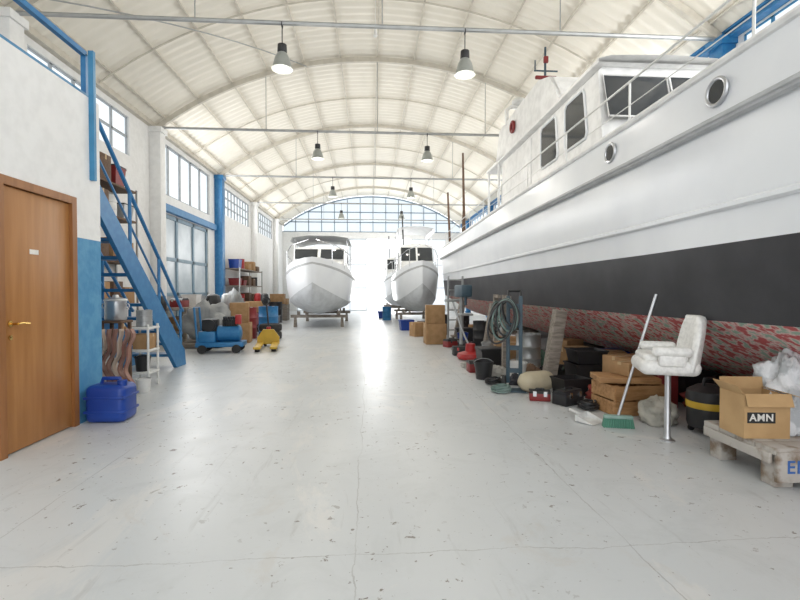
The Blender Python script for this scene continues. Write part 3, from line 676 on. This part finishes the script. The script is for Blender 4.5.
b=B(); b.tube([(0,-.14,.4),(.05,-.3,.9),(.06,-.32,.98)],.02,8); b.torus((.07,-.33,1.06),.09,.016,(pi/2-.1,0,0),18,8); M('handle',b,BLACK,pj)
for x in (-.08,.08): b=B(); b.cyl((x-.03,-.14,.09),(x+.03,-.14,.09),.09,n=18); M('steer_wheel',b,BLACK,pj)
tyre((-2.7,12.7,0),.3,'black car tyre lying on the floor'); tyre((-2.7,12.7,.21),.3,'black car tyre stacked on another tyre')
drum((-3.4,12.9,0),.28,.85,DRED,'dark red steel drum by the workbench'); drum((-2.95,13.6,0),.28,.85,BLUE,'blue steel drum near stacked tyres'); drum((-4.0,17.3,0),.28,.88,DRED,'dark red steel drum near side wall')
crate((-3.7,15.0,0),(.7,.6,.6),DWOOD,'slatted dark wood crate near drums',.2); cbox((-3.7,15.0,.62),(.5,.4,.35),.3,'cardboard box on top of crate')
bin_((-3.4,15.9,0),(.6,.5,.45),BLACK,'black plastic tub on floor'); outboard((-3.7,16.5,0),.1,BLACK,'black outboard motor on stand'); outboard((-4.4,18.4,0),.1,RED,'red outboard motor on stand')
drum((-3.9,19.3,0),.28,.85,BLACK,'black steel drum near low rack'); crate((-4.1,20.8,0),(.9,.7,.7),OLDW,'weathered slatted crate on floor'); cbox((-4.1,20.8,.72),(.6,.5,.45),0,'cardboard box on weathered crate')
drum((-4.6,23.6,0),.28,.85,BLUEP,'blue plastic drum by side wall'); cbox((-4.8,25,0),(.8,.7,.9),0,'large cardboard box by side wall')
et=T('marine_engine','dark red marine engine on small trolley','engine',(-3.55,14.0,0),.1)
b=B(); b.box((0,0,.45),(.35,.7,.35),bev=.03); b.box((0,0,.68),(.22,.6,.14),bev=.02); M('block',b,DRED,et)
b=B(); b.cyl((0,-.35,.45),(0,-.42,.45),.15,n=20); M('flywheel',b,BLACK,et)
b=B(); b.box((0,0,.2),(.5,.8,.06)); 
for x in (-.2,.2):
    for y in (-.32,.32): b.cyl((x-.02,y,.07),(x+.02,y,.07),.07); b.box((x,y,.13),(.04,.04,.12))
M('trolley',b,BLACK,et)

# ---------------- right side items
pf=T('low_wooden_platform','low platform of grey weathered planks with blue paint marks','pallet',(3.24,3.13,0),-.03)
for i in range(4):
    b=B(); b.box((0,-.255+i*.168,.25),(1.2,.16,.045),bev=.006); M('plank',b,OLDWW,pf)
for x in (-.5,0.1,.52):
    for y in (-.24,.25):
        b=B(); b.box((x,y,.112),(.13,.12,.225),bev=.008); M('foot',b,OLDWW,pf)
b=B(); b.box((-.28,-.335,.15),(.62,.03,.2),bev=.005); M('front_board',b,OLDWW,pf)
b=B(); b.box((-.605,.0,.2),(.025,.62,.07),bev=.005); M('side_board',b,OLDWW,pf)
text('painted_lettering','ELN',.12,INK,pf,(-.42,-.352,.15),(pi/2,0,0))
bx=T('cardboard_box','pale open cardboard box with dark printed logo on platform','box',(2.76,3.13,.275),-.1)
b=B(); w_,d_,h_=.31,.26,.30
b.grid([[(x*w_/2*q,y*d_/2*q,z) for x,y in ((-1,-1),(1,-1),(1,1),(-1,1),(-1,-1))] for q,z in ((0,0),(1,0),(1,h_),(.96,h_),(.96,.01),(0,.01))]); M('body',b,CARDP,bx)
for c,s_,r_ in (((0,-.15,h_-.03),(w_,.004,.09),(-.35,0,0)),((-.175,0,h_+.03),(.004,d_,.1),(0,-.7,0)),((.19,0,h_+.0),(.1,d_,.004),(0,.3,0)),((0,.13,h_+.04),(w_,.004,.09),(-.15,0,0))):
    b=B(); b.box(c,s_,rot=r_); M('flap',b,CARDP,bx)
b=B(); b.box((-.04,-.1315,.145),(.19,.002,.075)); M('logo_panel',b,DINK,bx)
text('logo_lettering','AMN',.07,WHT,bx,(-.04,-.134,.145),(pi/2,0,0))
sack((3.16,3.22,.275),(.22,.2,.30),CLEAR,'crumpled translucent plastic film bundle on platform',3,'plastic_film_bundle','plastic bag',.55,2.2)
sack((3.62,3.1,.275),(.18,.2,.22),CLEAR,'crumpled clear plastic bag on platform',8,'plastic_film_bundle','plastic bag',.5,2.2)
# helm chair
ch=T('pedestal_helm_chair','white leatherette helm chair on single chrome pedestal','chair',(2.58,3.82,0),-.35)
b=B(); b.lathe([(0,0),(.06,0),(.06,.01),(.035,.02),(.026,.05),(.024,.58),(.06,.6),(0,.6)],n=24); M('pedestal',b,ALU,ch)
b=B(); b.box((-.03,0,.66),(.46,.46,.13),bev=.06,seg=5); b.box((-.03,0,.735),(.40,.38,.07),bev=.033,seg=4); M('seat',b,LEATH,ch,sharp=1.5)
b=B(); ring=[]
for i in range(15):
    t=i/14; z=.64+.42*t; hw=.25*math.sqrt(max(.05,1-.6*t**5))
    r=[]
    A=1.2-.15*t
    for k in range(25):
        u=-1+2*k/24; a=u*A
        r.append((.05+.06*t+.17*math.cos(a),hw*math.sin(a)/math.sin(A),z))
    inner=[(p[0]-.09*math.cos((-1+2*k/24)*A)*(1-.15*t),p[1]*.74,p[2]) for k,p in enumerate(r)]
    ring.append(r+inner[::-1]+[r[0]])
def cap(rg,dzz):
    o=[]
    for k in range(50):
        j=49-k; o.append(((rg[k][0]+rg[j][0])/2,(rg[k][1]+rg[j][1])/2,rg[k][2]+dzz))
    return o+[o[0]]
def shr(rg,dzz,q):
    c_=cap(rg,0); return [tuple(c_[k][i]+(rg[k][i]-c_[k][i])*q+(dzz if i==2 else 0) for i in range(3)) for k in range(51)]
b.grid([cap(ring[0],-.02)]+ring+[shr(ring[-1],.022,.7),cap(ring[-1],.032)]); M('backrest',b,LEATH,ch,sharp=2)
for s in (-1,1):
    b=B(); b.box((-.03,s*.235,.80),(.30,.09,.08),bev=.038,seg=4); b.box((-.03,s*.235,.73),(.2,.06,.1),bev=.02); M('armrest',b,LEATH,ch)
br=T('broom','push broom with green bristles leaning on the yacht hull','broom',(2.36,4.22,0),-.25)
b=B(); b.box((0,0,.1),(.26,.06,.035),bev=.012); M('broom_head',b,mat('grey_green_plastic',(.25,.38,.33),.5),br)
b=B(); 
for i in range(14):
    for j in (-1,0,1): b.cyl((-.12+i*.0185,j*.018,.085),(-.132+i*.0203,j*.03,.0),.008,.010,n=5)
M('bristles',b,GREEN,br)
b=B(); b.cyl((0,0,.11),(.33,.02,1.27),.013,n=10); M('handle',b,ALU,br)
dp=T('dustpan','pale plastic dustpan on the floor under broom','dustpan',(2.18,4.42,0),.6)
b=B(); b.grid([[(-.11,-.1,.005),(.11,-.1,.005)],[(-.11,.09,.01),(.11,.09,.01)],[(-.11,.09,.07),(.11,.09,.07)]]); b.prism([(-.1,.005),(.09,.01),(.09,.07)],-.118,-.11,'x'); b.prism([(-.1,.005),(.09,.01),(.09,.07)],.11,.118,'x'); M('pan',b,WPLAS,dp); b=B(); b.cyl((0,.09,.05),(0,.22,.08),.014); M('handle',b,WPLAS,dp)
crate((2.78,4.8,0),(.56,.42,.32),PLY,'orange plywood crate beside hull',.1,2)
b=B(); b.box((0,0,.03),(.62,.36,.06),bev=.004); M('plywood_sheet',b,PLY,loc=(2.76,4.82,.325),rz=-.2,label='thick plywood offcut lying on crate',cat='board')
cbox((2.86,4.86,.39),(.34,.26,.14),.3,'shallow brown box on plywood offcut')
cbox((3.2,5.45,0),(.5,.4,.5),.2,'brown box with tape under the hull',m=CARD)
toolbox((2.28,5.15,0),(.32,.2,.18),BLACK,'black toolbox with latches on floor',.5); toolbox((2.02,5.35,0),(.24,.17,.13),DRED,'dark red battery case on floor',-.3)
bin_((2.95,6.1,0),(.45,.4,.3),BLACK,'black plastic tray bin on floor'); bin_((2.95,6.1,.325),(.42,.38,.16),BLACK,'black tray stacked on another tray'); bin_((2.5,5.6,0),(.36,.3,.2),BLACK,'black plastic crate near hull',rz=.2)
cbox((3.25,4.95,0),(.24,.28,.6),.0,'tall narrow red-brown box under hull',m=DRED)
sack((2.82,4.32,0),(.15,.14,.14),SACK,'grey dusty sack on floor under hull',12,amp=.4)
sack((3.45,3.75,0),(.2,.2,.22),CLOTHS[2],'crumpled pale rag pile on floor',15,'rag_pile','rags')
b=B(); b.lathe([(0,-.26),(.06,-.25),(.11,-.2),(.13,-.13),(.13,.13),(.11,.2),(.06,.25),(0,.26)],rot=(0,pi/2,0)); M('gas_cylinder',b,BEIGE,loc=(2.14,5.78,.14),rz=.3,label='beige rounded tank lying on its side',cat='tank')
vc=T('vacuum_cleaner','black and yellow canister vacuum cleaner with dark hose','vacuum cleaner',(3.1,4.0,0),.2)
b=B(); b.lathe([(0,.05),(.17,.06),(.18,.1),(.18,.24)],n=24); M('canister',b,BLACK,vc)
b=B(); b.lathe([(.186,.24),(.188,.25),(.188,.29),(.186,.30)],n=24); M('canister_band',b,YEL,vc)
b=B(); b.lathe([(.185,.30),(.19,.33),(.18,.39),(.1,.44),(0,.45)],n=24); b.tube([(-.08,0,.43),(-.06,0,.5),(.06,0,.5),(.08,0,.43)],.014,6); M('motor_head',b,BLACK,vc)
b=B(); b.tube([(.02,-.17,.2),(.0,-.24,.24),(-.08,-.26,.40),(-.0,-.22,.52),(.14,-.2,.50),(.24,-.2,.3),(.2,-.26,.06)],.028,8); M('hose',b,BLACK,vc)
for a in (0.6,2.2,3.9,5.4): b=B(); b.cyl((.14*math.cos(a),.14*math.sin(a)-.012,.03),(.14*math.cos(a),.14*math.sin(a)+.012,.03),.03,n=12); M('caster',b,BLACK,vc)
ht=T('hand_truck','dark blue-grey hand truck standing upright','hand truck',(1.9,5.95,0),-.3)
for x in (-.08,.08): b=B(); b.box((x,0,.66),(.05,.05,1.15),bev=.008); M('rail',b,DBG,ht)
for z in (.25,.55,.85,1.1): b=B(); b.box((0,0,z),(.12,.03,.06)); M('cross_bar',b,DBG,ht)
b=B(); b.box((0,-.12,.015),(.3,.22,.015)); M('toe_plate',b,DBG,ht)
for x in (-.13,.13): b=B(); b.lathe([(0,-.03),(.07,-.03),(.09,-.02),(.09,.02),(.07,.03),(0,.03)],c=(x,.0,.09),rot=(0,pi/2,0)); M('wheel',b,RUBBER,ht)
b=B(); b.tube([(-.08,0,1.22),(-.08,.08,1.3),(.08,.08,1.3),(.08,0,1.22)],.018,8); M('grip',b,BLACK,ht)
hc=T('hose_coil','coiled dark green-grey hose draped on hand truck','hose',(1.82,5.86,1.18),-.3)
for k in range(5):
    b=B(); b.torus((-.03*k,-.05-.022*k,-.16-.03*k),.10+.012*k,.012,(pi/2,.15*k-.3,0),28,6,1.9); M('hose_loop',b,HOSEG if k%2 else BLACK,hc)
hc2=dup(hc,(2.1,6.9,1.15),.2,'coiled green-grey hose hanging from wooden post')
dup(hc,(2.25,8.15,1.1),.5,'coiled dark hose hanging from wooden post')
hr=T('hose_rack','tall wooden post holding coiled hose','post',(2.1,7.05,0)); b=B(); b.box((0,0,.62),(.08,.08,1.24)); M('post',b,OLDW,hr); b=B(); b.box((0,0,.02),(.35,.35,.04)); M('base',b,OLDW,hr)
b=B(); b.box((0,-.1,1.2),(.06,.26,.05)); M('hook_arm',b,OLDW,hr)
dup(hr,(2.3,8.3,0))
dm=T('floor_polisher','floor machine with red round base and upright handle','machine',(1.9,8.6,0),.2)
b=B(); b.lathe([(0,.02),(.24,.02),(.26,.06),(.24,.12),(.1,.16),(.09,.3),(0,.32)],n=28); M('base',b,RED,dm)
b=B(); b.tube([(0,0,.2),(-.15,.1,.6),(-.3,.15,1.1)],.02,8); b.box((-.31,.16,1.12),(.3,.05,.05),bev=.01); M('handle',b,GREYST,dm)
pm=T('pedestal_drill','grey-green pedestal drill press beside the hull','drill press',(2.0,9.8,0),.1)
b=B(); b.box((0,0,.03),(.4,.5,.06),bev=.01); b.cyl((0,.12,.05),(0,.12,1.35),.04); M('column',b,GREYST,pm)
b=B(); b.box((0,0,1.3),(.24,.55,.26),bev=.03); b.cyl((0,-.18,1.0),(0,-.18,1.2),.03); M('drill_head',b,DBG,pm)
b=B(); b.box((0,-.1,.8),(.3,.3,.04),bev=.008); M('table',b,GREYST,pm)
cbox((1.6,11.3,0),(.5,.45,.5),.05,'brown cardboard box on floor'); cbox((1.6,11.3,.505),(.46,.42,.45),-.05,'brown cardboard box stacked on another box')
lad=T('step_ladder','dark steel step ladder standing near hull','ladder',(2.3,12.3,0),.1)
for x in (-.2,.2):
    b=B(); b.box((x,0,.85),(.04,.06,1.7)); M('rail',b,GREYST,lad)
for i in range(6): b=B(); b.box((0,0,.25+i*.27),(.4,.08,.03)); M('rung',b,GREYST,lad)
items=[(1.75,7.3,'t',DRED),(2.05,7.65,'b',BLACK),(2.4,7.9,'c',CARD),(2.6,7.4,'d',GREYST),(2.75,8.9,'c',CARD),(2.6,10.6,'d',BLACK),(1.9,10.6,'t',DRED),(2.3,11.3,'u',BLUEP),(1.4,13.2,'c',CARD),(2.1,13.6,'d',BLACK),(1.75,14.4,'b',BLACK),(1.2,15.2,'b',BLUEP),(3.3,7.2,'c',CARD),(3.3,9.9,'b',GREYST),(1.68,6.7,'u',BLACK),(2.75,6.75,'t',BLACK),(3.6,5.9,'b',BEIGE),(2.2,15.0,'c',CARD),(2.85,12.1,'c',CARD),(2.9,14.2,'d',BLACK),(.75,20.5,'d',BLUE),(.6,22,'b',BLUEP),(1.85,9.2,'t',BLACK),(2.4,9.2,'u',GREYST),(2.45,11.8,'b',BLACK),(1.75,12.4,'t',DRED),(3.7,8.4,'c',CARD),(3.9,7.2,'b',BLUEP),(3.6,6.7,'c',CARD),(2.15,6.6,'u',WPLAS),(3.8,5.2,'b',BLACK)]
cn={DRED:'dark red',BLACK:'black',WPLAS:'white',BLUEP:'blue',RED:'red',BLUE:'blue',GREYST:'grey',BEIGE:'beige'}
for x,y,k,m in items:
    if k=='t': toolbox((x,y,0),(.36,.22,.2),m,cn[m]+' metal toolbox on floor under the yacht',R.uniform(-.6,.6))
    elif k=='b': bin_((x,y,0),(.45,.36,.3),m,cn[m]+' plastic bin with lid on floor',rz=R.uniform(-.3,.3),lid=m)
    elif k=='u': bucket((x,y,0),.14,.26,m,cn[m]+' bucket standing on the floor')
    elif k=='c': cbox((x,y,0),(.42,.38,.4),R.uniform(-.4,.4),'brown cardboard box on floor beside the yacht')
    elif k=='d': drum((x,y,0),.2,.6,m,cn[m]+' small drum beside the yacht')
cl=['black','brown','pale','dark red','dark green']
for i,(x,y,r) in enumerate(((2.4,6.8,.15),(2.75,5.3,.14),(2.05,6.25,.12),(1.95,6.95,.12),(3.3,6.5,.22),(2.6,5.95,.12),(3.65,4.8,.18),(2.15,10.25,.15),(2.75,12.75,.18),(3.0,7.9,.2),(3.75,4.3,.18))):
    sack((x,y,0),(r,r*.85,r*.65),CLOTHS[(i*2+1)%5],'crumpled %s rag pile on floor'%cl[(i*2+1)%5],20+i,'rag_pile','rags',.5,2.4)
coil((1.68,5.8,0),.13,HOSEG,'grey-green rope coil lying on floor'); coil((2.4,4.9,0),.11,BLACK,'black cable coil lying on floor'); coil((1.7,7.75,0),.16,CLOTHS[2],'pale rope coil lying on floor'); coil((1.72,6.3,0),.12,BLACK,'black cable coil beside hand truck')
for i,(x,y,l) in enumerate(((3.55,7.75,1.3),(3.35,9.2,1.2),(3.2,11,1.8))):
    b=B(); b.box((0,0,0),(.14,l,.035),bev=.004); M('timber_plank',b,[OLDW,PLY,OLDW][i],loc=(x,y,.02),rot=(0,0,.2*i-.1),label='loose timber plank lying under the yacht',cat='plank')

# ---------------- light & camera
w=bpy.data.worlds.new('World'); SC.world=w; w.use_nodes=True
bg=w.node_tree.nodes['Background']; bg.inputs[0].default_value=(.95,.975,1,1); bg.inputs[1].default_value=1.75
def area(name,loc,rot,sx,sy,p,col=(1,1,1)):
    l=bpy.data.lights.new(name,'AREA'); l.shape='RECTANGLE'; l.size=sx; l.size_y=sy; l.energy=p; l.color=col
    o=bpy.data.objects.new(name,l); C.objects.link(o); o.location=loc; o.rotation_euler=rot
for i,h in enumerate(LW[1:]): area('window_daylight',(XL+.1,(h[0]+h[1])/2,4.75),(0,-pi/2,0),1.2,4,80)
area('window_daylight',(XL+.1,14.5,2.3),(0,-pi/2,0),2.0,3.6,70)
for i,h in enumerate(RW): area('window_daylight',(XR-.35,(h[0]+h[1])/2,4.9),(0,pi/2,0),.9,3.2,60)
area('doorway_daylight',(1.2,Y1-.1,2.4),(-pi/2,0,0),3.0,4.4,300)
for y in TY[1:5]:
    for x in (-1.37,1.53):
        l=bpy.data.lights.new('lamp_light','POINT'); l.energy=30 if y<20 else 10; l.shadow_soft_size=.15; l.color=(1,.95,.86)
        o=bpy.data.objects.new('lamp_light',l); C.objects.link(o); o.location=(x,y,4.5)
cam=bpy.data.cameras.new('Camera'); cam.lens=20.7; cam.sensor_width=36; cam.clip_end=200
co=bpy.data.objects.new('Camera',cam); C.objects.link(co); co.location=(0,0,1.3)
co.rotation_euler=(math.radians(90-1.12),0,math.radians(-3.73)); SC.camera=co
